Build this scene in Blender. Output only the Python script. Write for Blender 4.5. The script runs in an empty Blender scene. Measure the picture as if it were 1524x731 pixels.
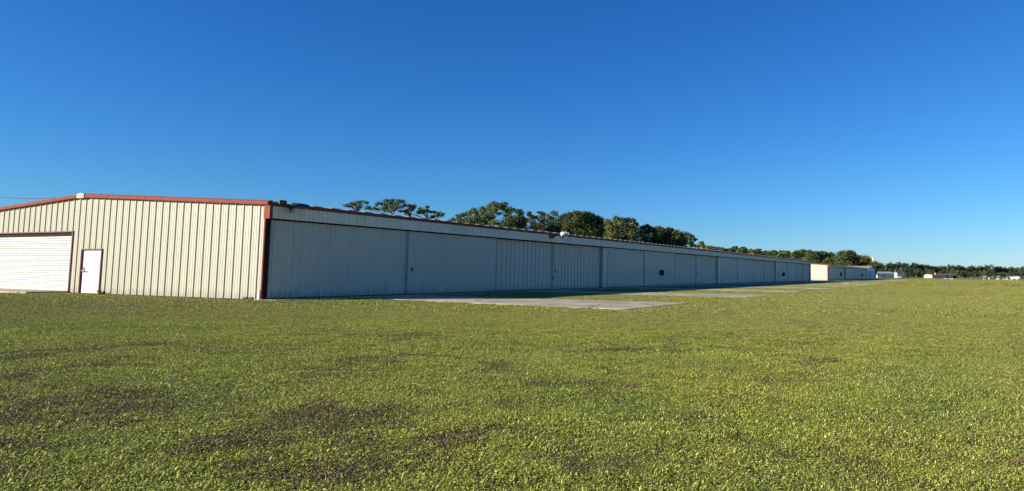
import bpy, bmesh, math, random
import numpy as np
from mathutils import Vector, Matrix

random.seed(7); rng = np.random.default_rng(11)
S = bpy.context.scene
COL = S.collection

# ------------------------------------------------------------------ camera
F, PCX, PCY = 1044.86, 933.99, 315.83            # focal length and principal point in pixels of a 1524 wide frame
PITCH, ROLL, YAW = 0.086277, 0.01072, 0.431653
CAM = Vector((24.9776, -19.5227, 1.2449))
FW = Vector((-math.sin(YAW)*math.cos(PITCH), math.cos(YAW)*math.cos(PITCH), math.sin(PITCH)))
R0 = Vector((math.cos(YAW), math.sin(YAW), 0)); U0 = R0.cross(FW)
RT = R0*math.cos(ROLL) + U0*math.sin(ROLL); UP = -R0*math.sin(ROLL) + U0*math.cos(ROLL)
cd = bpy.data.cameras.new('camera'); cam = bpy.data.objects.new('camera', cd); COL.objects.link(cam)
cam.matrix_world = Matrix(((RT.x, UP.x, -FW.x, CAM.x), (RT.y, UP.y, -FW.y, CAM.y), (RT.z, UP.z, -FW.z, CAM.z), (0, 0, 0, 1)))
cd.sensor_width = 36; cd.lens = 36*F/1524
cd.shift_x = -(PCX-762)/1524; cd.shift_y = -(365.5-PCY)/1524
cd.clip_start = 0.1; cd.clip_end = 9000
S.camera = cam

# ------------------------------------------------------------------ light
SUN_DIR = Vector((-0.625, -0.702, 0.341)).normalized()
sl = bpy.data.lights.new('sun', 'SUN'); sun = bpy.data.objects.new('sun', sl); COL.objects.link(sun)
sl.energy = 5.0; sl.angle = math.radians(0.5); sl.color = (1.0, 0.95, 0.85)
sun.rotation_euler = SUN_DIR.to_track_quat('Z', 'Y').to_euler(); sun.location = (-40, -60, 60)
W = bpy.data.worlds.new('World'); S.world = W; W.use_nodes = True
nt = W.node_tree; nt.nodes.clear()
sky = nt.nodes.new('ShaderNodeTexSky'); sky.sky_type = 'NISHITA'; sky.sun_disc = False
sky.sun_elevation = math.asin(SUN_DIR.z); sky.sun_rotation = math.atan2(SUN_DIR.x, SUN_DIR.y)
sky.air_density = 1.0; sky.dust_density = 0.0; sky.ozone_density = 3.0
# the camera's rendering of a clear sky: one contrast curve per channel, the same in every direction
sx = nt.nodes.new('ShaderNodeSeparateColor'); cx = nt.nodes.new('ShaderNodeCombineColor'); nt.links.new(sky.outputs[0], sx.inputs[0])
for i, (k, g) in enumerate(((0.63, 1.54), (0.89, 1.16), (1.31, 0.96))):
    a = nt.nodes.new('ShaderNodeMath'); a.operation = 'MULTIPLY'; a.inputs[1].default_value = 0.1; nt.links.new(sx.outputs[i], a.inputs[0])
    b = nt.nodes.new('ShaderNodeMath'); b.operation = 'POWER'; b.inputs[1].default_value = g; nt.links.new(a.outputs[0], b.inputs[0])
    c = nt.nodes.new('ShaderNodeMath'); c.operation = 'MULTIPLY'; c.inputs[1].default_value = k*10; nt.links.new(b.outputs[0], c.inputs[0])
    nt.links.new(c.outputs[0], cx.inputs[i])
bg = nt.nodes.new('ShaderNodeBackground'); bg.inputs['Strength'].default_value = 0.057
wo = nt.nodes.new('ShaderNodeOutputWorld')
nt.links.new(cx.outputs[0], bg.inputs['Color']); nt.links.new(bg.outputs[0], wo.inputs['Surface'])
S.view_settings.view_transform = 'Standard'; S.view_settings.look = 'None'
S.view_settings.exposure = 0.88; S.view_settings.gamma = 1.0
S.cycles.max_bounces = 6

# ------------------------------------------------------------------ helpers
def tag(o, label=None, cat=None, group=None, kind=None):
    for k, v in (('label', label), ('category', cat), ('group', group), ('kind', kind)):
        if v: o[k] = v
    return o
def at(px, py, depth):                             # a point of the place from its bearing and distance
    return CAM + depth*(FW + RT*((px-PCX)/F) - UP*((py-PCY)/F))
def ground_at(px, depth):
    p = at(px, 400, depth); return Vector((p.x, p.y, 0))
def empty(name, loc=(0, 0, 0), rz=0):
    o = bpy.data.objects.new(name, None); COL.objects.link(o); o.location = loc; o.rotation_euler.z = rz
    o.empty_display_size = .3
    return o
class MB:
    def __init__(s): s.v = []; s.f = []
    def add(s, v, f):
        n = len(s.v); s.v += [tuple(p) for p in v]; s.f += [tuple(i+n for i in q) for q in f]; return s
    def box(s, a, b):
        x0, y0, z0 = a; x1, y1, z1 = b
        return s.add([(x0,y0,z0),(x1,y0,z0),(x1,y1,z0),(x0,y1,z0),(x0,y0,z1),(x1,y0,z1),(x1,y1,z1),(x0,y1,z1)],
                     [(3,2,1,0),(4,5,6,7),(0,1,5,4),(1,2,6,5),(2,3,7,6),(3,0,4,7)])
    def prism(s, poly, h0, h1):                    # poly in xy
        n = len(poly); v = [(x, y, h0) for x, y in poly]+[(x, y, h1) for x, y in poly]
        return s.add(v, [tuple(range(n-1, -1, -1)), tuple(range(n, 2*n))]+[(i, (i+1) % n, n+(i+1) % n, n+i) for i in range(n)])
    def tube(s, pts, r, n=8, r1=None):
        pts = [Vector(p) for p in pts]; m = len(pts); base = len(s.v)
        for i, p in enumerate(pts):
            d = (pts[min(i+1, m-1)]-pts[max(i-1, 0)]).normalized()
            a = d.cross(Vector((0, 0, 1)));  a = a.normalized() if a.length > 1e-3 else Vector((1, 0, 0)); b = d.cross(a)
            rr = r if r1 is None else r+(r1-r)*i/(m-1)
            for k in range(n):
                t = 2*math.pi*k/n; s.v.append(tuple(p+a*(math.cos(t)*rr)+b*(math.sin(t)*rr)))
        for i in range(m-1):
            for k in range(n):
                s.f.append((base+i*n+k, base+i*n+(k+1) % n, base+(i+1)*n+(k+1) % n, base+(i+1)*n+k))
        s.f.append(tuple(base+k for k in range(n-1, -1, -1))); s.f.append(tuple(base+(m-1)*n+k for k in range(n)))
        return s
    def mesh(s, name, mat):
        me = bpy.data.meshes.new(name); me.from_pydata(s.v, [], s.f); me.update()
        if mat: me.materials.append(mat)
        return me
    def build(s, name, mat, parent=None, bevel=0):
        o = bpy.data.objects.new(name, s.mesh(name, mat)); COL.objects.link(o)
        if parent: o.parent = parent
        bm = bmesh.new(); bm.from_mesh(o.data); bmesh.ops.recalc_face_normals(bm, faces=bm.faces); bm.to_mesh(o.data); bm.free()
        if bevel:
            b = o.modifiers.new('bevel', 'BEVEL'); b.width = bevel; b.segments = 2; b.limit_method = 'ANGLE'
        return o
def place(name, me, parent, loc=(0, 0, 0)):
    o = bpy.data.objects.new(name, me); COL.objects.link(o); o.location = loc
    if parent: o.parent = parent
    return o

# ------------------------------------------------------------------ materials
class N:
    def __init__(s, name):
        s.m = bpy.data.materials.new(name); s.m.use_nodes = True; s.t = s.m.node_tree
        s.b = s.t.nodes['Principled BSDF']
    def n(s, ty, **kw):
        o = s.t.nodes.new(ty)
        for k, v in kw.items(): setattr(o, k, v)
        return o
    def l(s, a, b): s.t.links.new(a, b)
    def pos(s): return s.n('ShaderNodeNewGeometry').outputs['Position']
    def mapv(s, v, sc):
        m = s.n('ShaderNodeMapping'); m.inputs['Scale'].default_value = sc; s.l(v, m.inputs['Vector']); return m.outputs[0]
    def noise(s, v, scale, detail=3, rough=.55, out='Fac'):
        t = s.n('ShaderNodeTexNoise'); t.inputs['Scale'].default_value = scale; t.inputs['Detail'].default_value = detail
        t.inputs['Roughness'].default_value = rough; s.l(v, t.inputs['Vector']); return t.outputs[out]
    def ramp(s, f, a, b, lo=0., hi=1.):
        m = s.n('ShaderNodeMapRange'); m.interpolation_type = 'SMOOTHSTEP'
        m.inputs['From Min'].default_value = a; m.inputs['From Max'].default_value = b
        m.inputs['To Min'].default_value = lo; m.inputs['To Max'].default_value = hi; s.l(f, m.inputs['Value']); return m.outputs[0]
    def math(s, op, a, b=None):
        m = s.n('ShaderNodeMath', operation=op)
        for i, x in enumerate((a, b)):
            if x is None: continue
            if isinstance(x, (int, float)): m.inputs[i].default_value = x
            else: s.l(x, m.inputs[i])
        return m.outputs[0]
    def mix(s, f, a, b, mode='MIX'):
        m = s.n('ShaderNodeMix', data_type='RGBA', blend_type=mode)
        for sock, x in ((m.inputs[0], f), (m.inputs[6], a), (m.inputs[7], b)):
            if isinstance(x, (int, float)): sock.default_value = x
            elif isinstance(x, tuple): sock.default_value = x+(1,)
            else: s.l(x, sock)
        return m.outputs[2]
    def col(s, c):
        if isinstance(c, tuple): s.b.inputs['Base Color'].default_value = c+(1,)
        else: s.l(c, s.b.inputs['Base Color'])
    def bump(s, h, st, dist=.02):
        b = s.n('ShaderNodeBump'); b.inputs['Strength'].default_value = st; b.inputs['Distance'].default_value = dist
        s.l(h, b.inputs['Height']); s.l(b.outputs[0], s.b.inputs['Normal'])
    def rough(s, r, spec=.4):
        s.b.inputs['Roughness'].default_value = r; s.b.inputs['Specular IOR Level'].default_value = spec; return s

def sheet_mat(name, c, dirt=(.16, .15, .11), streak=.25, rough=.45, splash=.5, blot=.3, spec=.4, screws=False):
    """painted sheet steel: vertical rain streaks, blotches of chalking and splash dirt with a ragged edge"""
    m = N(name); p = m.pos()
    st = m.noise(m.mapv(p, (2.3, 2.3, .12)), 1.6, 4, .6)
    bl = m.noise(p, .55, 4, .6); fine = m.noise(m.mapv(p, (9, 9, .5)), 2.0, 3)
    k = m.math('MULTIPLY', m.ramp(st, .45, .78), streak)
    col = m.mix(k, c, dirt)
    col = m.mix(m.math('MULTIPLY', m.ramp(bl, .35, .75), blot), col, tuple(min(.9, x*1.12) for x in c))
    col = m.mix(m.math('MULTIPLY', m.ramp(fine, .55, .8), streak*.5), col, dirt)
    if splash:
        z = m.n('ShaderNodeSeparateXYZ'); m.l(p, z.inputs[0])
        edge = m.math('ADD', z.outputs['Z'], m.math('MULTIPLY', m.math('SUBTRACT', m.noise(m.mapv(p, (2.5, 2.5, .7)), 2.2, 5, .7), .5), 1.3))
        col = m.mix(m.ramp(edge, .05, .42, splash, 0), col, dirt)
    if screws:
        zs = m.n('ShaderNodeSeparateXYZ'); m.l(p, zs.inputs[0])
        fx = m.math('ABSOLUTE', m.math('SUBTRACT', m.math('FRACT', m.math('DIVIDE', zs.outputs['X'], .2411)), .5))
        fz = m.math('ABSOLUTE', m.math('SUBTRACT', m.math('FRACT', m.math('DIVIDE', zs.outputs['Z'], 1.12)), .5))
        dot = m.math('MULTIPLY', m.ramp(fx, .05, .13, 1, 0), m.ramp(fz, .014, .034, 1, 0))
        col = m.mix(m.math('MULTIPLY', dot, m.ramp(m.noise(p, 2.7, 2), .40, .66, .05, .75)), col, (.20, .15, .10))
    m.col(col); m.rough(rough, spec); m.bump(m.noise(m.mapv(p, (1, 1, .35)), 1.1, 2), .12, .03)
    return m.m
def plain(name, c, rough=.5, var=.15, scale=6, metal=0, spec=.4):
    m = N(name); nz = m.noise(m.pos(), scale, 4)
    m.col(m.mix(m.ramp(nz, .3, .75), tuple(x*(1-var) for x in c), tuple(min(.95, x*(1+var)) for x in c))); m.rough(rough, spec)
    m.b.inputs['Metallic'].default_value = metal
    return m.m
M = {}
M['cream'] = sheet_mat('cream_sheet', (.415, .380, .280), streak=.14, splash=.4, blot=.35, screws=True)
M['palecream'] = sheet_mat('pale_cream_sheet', (.50, .475, .385), streak=.08, splash=.3, blot=.2)
M['door'] = sheet_mat('grey_door_sheet', (.48, .455, .36), dirt=(.14, .17, .17), streak=.30, splash=.6)
M['fascia'] = sheet_mat('fascia_sheet', (.70, .645, .49), dirt=(.17, .17, .15), streak=.35, splash=0)
M['white'] = sheet_mat('white_sheet', (.52, .51, .48), streak=.06, splash=.25, blot=.1)
M['red'] = plain('red_trim', (.225, .055, .034), .7, .16, 5, 0, .1)
M['redcap'] = plain('faded_red_trim', (.46, .31, .25), .6, .1)
M['darkred'] = plain('weathered_red_trim', (.16, .04, .032), .6, .2)
M['roof'] = plain('bare_galvanised_roof', (.42, .36, .30), .55, .15, 2)
M['whitepaint'] = plain('white_paint', (.54, .54, .505), .5, .05)
M['slat'] = plain('white_door_slat', (.50, .505, .48), .45, .06, 3)
M['steel'] = plain('dull_steel', (.22, .22, .22), .4, .2, 12, .8)
M['black'] = plain('dark_housing', (.016, .016, .016), .5, .2)
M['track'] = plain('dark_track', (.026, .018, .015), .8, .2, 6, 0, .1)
M['glass'] = plain('dark_glass', (.010, .011, .012), .8, .1, 2, 0, .0)
M['lens'] = plain('pale_lamp_glass', (.75, .74, .68), .25, .05)
M['yellow'] = plain('yellow_fabric', (.72, .58, .18), .7, .12)
M['pole'] = plain('pale_pole', (.62, .58, .45), .5, .1)
M['wire'] = plain('black_wire', (.03, .03, .03), .6, .1)
M['palewall'] = plain('pale_cream_render', (.48, .44, .32), .8, .07, .4)
M['redroof'] = plain('reddish_roof', (.30, .12, .08), .8, .2, .6)
M['shadeblue'] = plain('shade_tinted_siding', (.50, .56, .62), .6, .12, .5)  # pale walls with the blue of their shade mixed into the colour
M['greyroof'] = plain('grey_roof', (.38, .38, .37), .7, .12, .4)
def bark():
    m = N('bark'); nz = m.noise(m.mapv(m.pos(), (3, 3, .8)), 3, 5, .65)
    m.col(m.mix(nz, (.07, .05, .035), (.22, .17, .12))); m.rough(.9, .2); m.bump(nz, .8, .05); return m.m
M['bark'] = bark()
def concrete():
    m = N('concrete'); p = m.pos(); a = m.noise(p, .35, 5, .6); b = m.noise(p, 14, 4, .7); c = m.noise(m.mapv(p, (.25, 2.2, 1)), .8, 4, .65)
    col = m.mix(m.ramp(a, .3, .7), (.37, .31, .205), (.55, .465, .31)); col = m.mix(m.ramp(b, .35, .75, 0, .35), col, (.22, .20, .17))
    col = m.mix(m.ramp(c, .5, .72, 0, .55), col, (.19, .175, .15)); vo = m.n('ShaderNodeTexVoronoi', feature='DISTANCE_TO_EDGE'); vo.inputs['Scale'].default_value = .33
    wv = m.n('ShaderNodeVectorMath', operation='ADD'); m.l(p, wv.inputs[0]); m.l(m.noise(p, .9, 4, .6, 'Color'), wv.inputs[1]); m.l(wv.outputs[0], vo.inputs['Vector'])
    col = m.mix(m.ramp(vo.outputs['Distance'], .004, .016, .75, 0), col, (.07, .065, .045))
    oil = m.noise(m.mapv(p, (.5, 1.1, 1)), .75, 3, .5); col = m.mix(m.ramp(oil, .60, .72, 0, .55), col, (.10, .09, .075))
    m.col(col); m.rough(.9, .2); m.bump(b, .35, .01); return m.m
M['concrete'] = concrete()

PATCH = [(13.21, -13.82, 0.69, 1.62), (17.38, -15.19, 0.7, 0.88), (17.94, -12.93, 0.96, 1.4), (14.86, -12.26, 0.66, 0.96), (18.52, -15.38, 0.74, 0.8), (20.08, -15.12, 0.59, 0.72), (19.57, -11.79, 0.42, 0.8), (21.14, -13.8, 0.31, 0.42), (19.1, -16.63, 0.35, 0.61), (20.08, -16.12, 0.54, 0.49), (21.52, -16.24, 0.54, 0.38), (22.81, -15.33, 0.5, 0.35), (21.58, -12.68, 0.46, 0.53), (22.78, -13.64, 0.43, 0.39), (20.84, -12.56, 0.74, 0.59), (19.73, -17.07, 0.27, 0.35), (21.62, -15.21, 0.32, 0.28), (15.43, -8.98, 0.73, 0.99)]
def lawn_colour(m, p, leaf):
    """colours of the turf itself: olive grass, yellow-green weeds, straw, and patches of dead brown thatch"""
    flat = m.mapv(p, (1, 1, 0))
    big = m.noise(flat, .09, 4, .6); mid = m.noise(flat, .42, 4, .6); small = m.noise(flat, 2.1, 4, .65); stripe = m.noise(m.mapv(p, (.10, .9, 0)), .55, 3, .6)
    A, B, Cc, D = (.210, .225, .040), (.325, .305, .055), (.335, .272, .110), (.050, .036, .016)
    col = m.mix(m.ramp(mid, .26, .58), A, B)
    nd = m.n('ShaderNodeVectorMath', operation='DISTANCE'); m.l(p, nd.inputs[0]); nd.inputs[1].default_value = (17, -13.5, 0)
    weedy = m.ramp(nd.outputs['Value'], 4, 20, 1, 0)      # lusher broad-leaved weeds in this corner of the field
    col = m.mix(m.math('MULTIPLY', weedy, .9), col, m.mix(m.ramp(mid, .26, .58), (.200, .275, .024), (.430, .450, .034)))
    col = m.mix(m.math('MULTIPLY', m.ramp(big, .38, .62, 0, .65), m.math('SUBTRACT', 1.0, m.math('MULTIPLY', weedy, .8))), col, Cc)
    col = m.mix(m.ramp(stripe, .45, .75, 0, .45), col, (.24, .25, .06))
    sep = m.n('ShaderNodeSeparateXYZ'); m.l(p, sep.inputs[0])
    acc = None
    for (x, y, rx, ry) in PATCH:
        rx *= 1.0; ry *= .85
        ca, sa = math.cos(YAW), math.sin(YAW)
        dx = m.math('SUBTRACT', sep.outputs[0], x); dy = m.math('SUBTRACT', sep.outputs[1], y)
        u = m.math('ADD', m.math('MULTIPLY', dx, ca/rx), m.math('MULTIPLY', dy, sa/rx)); v = m.math('ADD', m.math('MULTIPLY', dx, -sa/ry), m.math('MULTIPLY', dy, ca/ry))
        d = m.math('ADD', m.math('MULTIPLY', u, u), m.math('MULTIPLY', v, v)); g = m.math('POWER', 2.718, m.math('MULTIPLY', d, -1.0))
        acc = g if acc is None else m.math('ADD', acc, g)
    near = m.n('ShaderNodeVectorMath', operation='DISTANCE'); m.l(p, near.inputs[0]); near.inputs[1].default_value = (20.5, -14.5, 0)
    nr = m.ramp(near.outputs['Value'], 6.5, 13, 1, 0)       # the worn, weedy corner of the field
    worn = m.math('ADD', m.math('ADD', m.math('MULTIPLY', acc, .36), .0), m.math('MULTIPLY', m.math('SUBTRACT', m.math('ADD', m.math('MULTIPLY', mid, .55), m.math('MULTIPLY', small, .45)), .5), 2.9))
    k = m.math('MULTIPLY', m.ramp(worn, .05, .42), m.math('ADD', m.math('MULTIPLY', nr, .66), .03))
    return col, k, D
def ground_mat():
    m = N('turf_ground'); p = m.pos(); col, k, D = lawn_colour(m, p, False)
    fine = m.noise(p, 26, 5, .75); f2 = m.noise(m.mapv(p, (.35, 1, 1)), 5, 4, .7)
    col = m.mix(m.math('MULTIPLY', k, .9), col, D)
    col = m.mix(m.ramp(fine, .35, .7, .45, 0), col, (.06, .06, .02)); col = m.mix(m.ramp(f2, .35, .7, .3, 0), col, (.12, .12, .04))
    dn = m.n('ShaderNodeVectorMath', operation='DISTANCE'); m.l(p, dn.inputs[0]); dn.inputs[1].default_value = (22, -16, 0)
    col = m.mix(m.ramp(dn.outputs['Value'], 5, 14, .75, 0), col, (.046, .036, .016))   # soil brown, darkened to stand for black shadows between the near weeds
    m.col(col); m.rough(.95, .1); m.bump(fine, .9, .06); return m.m
def leaf_mat():
    m = N('turf_leaf'); g = m.n('ShaderNodeNewGeometry'); p = g.outputs['Position']; col, k, D = lawn_colour(m, p, True)
    r = g.outputs['Random Per Island']; oi = m.n('ShaderNodeObjectInfo').outputs['Random']
    rr = m.math('FRACT', m.math('ADD', m.math('MULTIPLY', r, 7.3), oi))
    col = m.mix(m.ramp(rr, .20, .70, .72, 0), col, (.058, .092, .012))
    col = m.mix(m.ramp(rr, .62, 1.0, 0, .9), col, (.72, .67, .18))
    dead = m.math('GREATER_THAN', k, m.math('FRACT', m.math('MULTIPLY', rr, 13.7)))
    dc = m.mix(m.math('FRACT', m.math('MULTIPLY', rr, 5.1)), D, (.25, .175, .075))
    col = m.mix(dead, col, dc)
    m.col(col); m.rough(.6, .2)
    return m.m
M['turf'] = ground_mat(); M['leaf'] = leaf_mat()
def foliage(name, a, b, c):
    m = N(name); g = m.n('ShaderNodeNewGeometry'); nz = m.noise(g.outputs['Position'], .55, 3, .6)
    col = m.mix(g.outputs['Random Per Island'], a, b); col = m.mix(m.ramp(nz, .42, .68), col, c)
    m.col(col); m.rough(.7, .25); return m.m
M['pine'] = foliage('pine_needles', (.038, .062, .012), (.095, .125, .022), (.125, .14, .028))
M['darkpine'] = foliage('dark_needles', (.026, .042, .014), (.055, .07, .022), (.065, .08, .02))
M['oak'] = foliage('dark_oak_leaves', (.028, .042, .011), (.070, .088, .022), (.085, .092, .03))
M['yellowoak'] = foliage('yellow_green_leaves', (.085, .095, .014), (.16, .16, .03), (.14, .135, .03))
M['olive'] = foliage('olive_leaves', (.055, .075, .012), (.12, .13, .025), (.10, .105, .02))
M['fargreen'] = foliage('distant_dark_leaves', (.024, .044, .018), (.055, .08, .030), (.045, .066, .024))
M['faroliv'] = foliage('distant_olive_leaves', (.05, .062, .022), (.10, .11, .04), (.08, .085, .035))
M['autumn'] = foliage('autumn_leaves', (.16, .085, .025), (.24, .12, .04), (.10, .09, .035))
M['greytwig'] = foliage('bare_grey_twigs', (.12, .11, .09), (.20, .185, .15), (.10, .095, .06))

# ------------------------------------------------------------------ ground and concrete
g = MB().add([(-3500, -600, 0), (3500, -600, 0), (3500, 6000, 0), (-3500, 6000, 0)], [(0, 1, 2, 3)]).build('ground', M['turf'])
tag(g, kind='structure')
APRONS = [(2.1, 8.4), (16.9, 21.9), (31.2, 35.4), (45.2, 50.2), (60.5, 65.5), (76, 81), (90.5, 95.5), (105, 110.5)]
EX = []                                            # no grass here: (x0,x1,y0,y1)
def apron(x0, x1, y0, y1, nx=3, skew=0.):
    m = MB(); yy = lambda x: y0+skew*(x1-x)/(x1-x0)
    for i in range(nx):                            # bays of one pour, parted by sawn joints
        a = x0+(x1-x0)*i/nx; b = x0+(x1-x0)*(i+1)/nx-(.025 if i < nx-1 else 0)
        m.prism([(a, yy(a)), (b, yy(b)), (b, y1), (a, y1)], -.1, .024)
    m.prism([(x0+.01, yy(x0)+.02), (x1-.01, yy(x1)+.02), (x1-.01, y1-.01), (x0+.01, y1-.01)], -.1, .008)
    o = m.build('concrete_apron', M['concrete']); tag(o, kind='structure'); EX.append((x0, x1, y0, y1, skew)); return o
for i, (a, b) in enumerate(APRONS): apron(.95, 15.0+(.15 if i % 2 else -.05), a, b, 4, (1.9, .5, -.3, .4, 0, .3, 0, 0)[i])
for a, b in ((147, 153), (163, 169), (180, 186), (197, 203), (212, 218)): apron(.95, 15.2, a, b, 4)
strip = MB()
for k in range(24): strip.box((-.35, -.12+5.05*k, -.1), (.93, -.12+5.05*(k+1)-.02, .035))
strip = strip.build('concrete_strip', M['concrete']); tag(strip, kind='structure'); EX.append((-30, .93, -.05, 122))
apron2 = MB()
for k in range(3): apron2.box((-21.8+2.84*k, -1.75, -.1), (-21.8+2.84*(k+1)-.02, .12, .10))
apron2 = apron2.build('door_apron', M['concrete']); tag(apron2, kind='structure'); EX.append((-21.8, -13.28, -1.75, .2))
EX += [(-30, .9, 141, 223), (-22, -.9, 227, 264)]

# ------------------------------------------------------------------ hangars
PITCHR = 0.4822
def profile(a, b, pitch, h, org=0., half=.075, minor=0.):
    """outline of ribbed sheet between a and b: list of (t, proud)"""
    P = [(a, 0.)]; k = math.floor((a-org)/pitch)-1
    while org+k*pitch < b+pitch:
        c = org+k*pitch
        for t, d in ((c-half, 0), (c-half*.55, h), (c+half*.55, h), (c+half, 0)):
            if a < t < b: P.append((t, d))
        if minor:
            for q in (1/3, 2/3):
                cc = c+pitch*q
                for t, d in ((cc-.03, 0), (cc-.012, minor), (cc+.012, minor), (cc+.03, 0)):
                    if a < t < b: P.append((t, d))
        k += 1
    P.append((b, 0.)); return P
def ribsheet(P, zb, zt, pt, thick=.012):
    """zt may be a function of t; pt(t, d, z) -> xyz"""
    f = zt if callable(zt) else (lambda t: zt)
    n = len(P); v = []
    for t, d in P: v += [pt(t, d, zb), pt(t, d, f(t))]
    for t, d in P: v += [pt(t, -thick, zb), pt(t, -thick, f(t))]
    q = [(2*i, 2*i+2, 2*i+3, 2*i+1) for i in range(n-1)]; o = 2*n
    q += [(o+2*i+1, o+2*i+3, o+2*i+2, o+2*i) for i in range(n-1)]
    q += [(2*i+1, 2*i+3, o+2*i+3, o+2*i+1) for i in range(n-1)]+[(o+2*i, o+2*i+2, 2*i+2, 2*i) for i in range(n-1)]
    q += [(0, 1, o+1, o), (2*n-2, o+2*n-2, o+2*n-1, 2*n-1)]
    return MB().add(v, q)

def hangar(y0, half, H, rise, leaves, posts, length, label, full=True, header=3.28):
    """gabled steel hangar; its door side runs along +Y on the plane x=0, its gable faces -Y"""
    root = empty('hangar', (0, y0, 0)); tag(root, label, 'hangar')
    ridge = -half; gab = lambda x: H-.06+rise*(1-abs(x-ridge)/half)
    opens = [(-21.65, -13.32, 2.93), (-12.52, -10.86, 2.10)] if full else []
    # gable wall, panel by panel
    n = int(2*half/(3*PITCHR))+1
    for k in range(n):
        b = -.10-k*3*PITCHR; a = max(b-3*PITCHR, -2*half)
        if b-a < .05: continue
        cuts = sorted({a, b} | {t for o in opens for t in o[:2] if a < t < b} | ({ridge} if a < ridge < b else set()))
        mb = MB()
        for s, e in zip(cuts, cuts[1:]):
            mid = (s+e)/2; zb = .03
            for o in opens:
                if o[0] < mid < o[1]: zb = o[2]
            P = profile(s, e, PITCHR, .040, -.40, .05, .010)
            r = ribsheet(P, zb, lambda t: gab(t)-.02, lambda t, d, z: (t, -d, z)); mb.add(r.v, r.f)
        mb.build('wall_panel', M['cream'] if full else M['palecream'], root)
    # trim
    sg = rise/half
    for s in (1, -1):
        def rk(d, z):  # offset from the rake line
            return [(ridge+s*.27, -d, H+rise-sg*.27+z), (ridge+s*(half+.22), -d, H-sg*.22+z)]
        A, B, Cc, D, E2, F2 = rk(.16, -.18), rk(.16, -.055), rk(.12, -.015), rk(-.06, .015), rk(-.06, -.18), rk(.165, -.12)
        v = [A[0], F2[0], B[0], Cc[0], D[0], E2[0], A[1], F2[1], B[1], Cc[1], D[1], E2[1]]
        MB().add(v, [(i, (i+1) % 6, 6+(i+1) % 6, 6+i) for i in range(6)]+[(5, 4, 3, 2, 1, 0), (6, 7, 8, 9, 10, 11)]).build('rake_trim', M['red'], root)
    MB().add([(ridge-.29, -.19, H+rise-.22), (ridge+.29, -.19, H+rise-.22), (ridge+.29, -.19, H+rise-.02), (ridge, -.19, H+rise+.02), (ridge-.29, -.19, H+rise-.02),
              (ridge-.29, .1, H+rise-.22), (ridge+.29, .1, H+rise-.22), (ridge+.29, .1, H+rise-.02), (ridge, .1, H+rise+.02), (ridge-.29, .1, H+rise-.02)],
             [(0, 1, 2, 3, 4), (9, 8, 7, 6, 5), (0, 5, 6, 1), (1, 6, 7, 2), (2, 7, 8, 3), (3, 8, 9, 4), (4, 9, 5, 0)]).build('ridge_cap', M['redcap'], root)
    MB().box((-.055, -.068, .02), (.008, -.004, H-.15)).build('corner_trim', M['red'], root)
    MB().box((-.03, -.002, .065), (.012, .18, header)).build('door_jamb', M['track'], root)  # shaded side of the red corner, its shade put into the near-black colour
    MB().box((-.05, -.10, header-.02), (.285, .04, H-.20)).build('trim_cap', M['red'], root)
    # long side: fascia, soffit, eave trim
    top = H-.21
    pitch_f = .2411
    fl = pitch_f*6; nf = int(length/fl)
    P = profile(0, fl, pitch_f, .022, .12, .035)
    fm = None
    for k in range(nf):
        if fm is None:
            o = ribsheet(P, header, top, lambda t, d, z: (.25+d, t, z)).build('fascia_panel', M['fascia'], root); fm = o.data; o.location.y = .045
        else: place('fascia_panel', fm, root, (0, .045+k*fl, 0))
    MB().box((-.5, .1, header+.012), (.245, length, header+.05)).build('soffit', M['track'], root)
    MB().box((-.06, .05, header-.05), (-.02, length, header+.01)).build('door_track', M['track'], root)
    MB().add([(.24, .05, top-.02), (.30, .05, top-.02), (.345, .05, top+.115), (.24, .05, top+.14), (.24, length+.1, top-.02), (.30, length+.1, top-.02), (.345, length+.1, top+.115), (.24, length+.1, top+.14)],
             [(0, 1, 2, 3), (7, 6, 5, 4), (0, 4, 5, 1), (1, 5, 6, 2), (2, 6, 7, 3), (3, 7, 4, 0)]).build('eave_trim', M['darkred'], root)
    # roof with raised ribs running down the slope
    rb = MB(); zr = lambda x: H-.06+rise*(1-abs(x-ridge)/half)
    for s in (1, -1):
        xe = ridge+s*(half+.31)
        P = profile(.02, length+.1, PITCHR*2 if full else PITCHR*3, .052, .3, .34)
        v = []
        for t, d in P: v += [(ridge, t, zr(ridge)+d), (xe, t, zr(xe)-.02+d)]
        m_ = len(P)
        for t, d in P: v += [(ridge, t, zr(ridge)-.03), (xe, t, zr(xe)-.05)]
        q = [(2*i, 2*i+1, 2*i+3, 2*i+2) for i in range(m_-1)]; o = 2*m_
        q += [(o+2*i+2, o+2*i+3, o+2*i+1, o+2*i) for i in range(m_-1)]+[(2*i+1, o+2*i+1, o+2*i+3, 2*i+3) for i in range(m_-1)]+[(0, o, o+1, 1), (2*m_-2, 2*m_-1, o+2*m_-1, o+2*m_-2)]
        rb.add(v, q)
    rb.build('roof', M['roof'], root)
    # remaining walls
    MB().box((-2*half, length-.05, .0), (0, length, H-.1)).build('rear_wall', M['cream'], root)
    MB().add([(-2*half, length-.05, H-.1), (0, length-.05, H-.1), (ridge, length-.05, H+rise-.1), (-2*half, length, H-.1), (0, length, H-.1), (ridge, length, H+rise-.1)],
             [(0, 1, 2), (5, 4, 3), (0, 3, 4, 1), (1, 4, 5, 2), (2, 5, 3, 0)]).build('rear_gable', M['cream'], root)
    MB().box((-2*half, .02, 0), (-2*half+.05, length-.06, H-.1)).build('side_wall', M['cream'], root)
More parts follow.
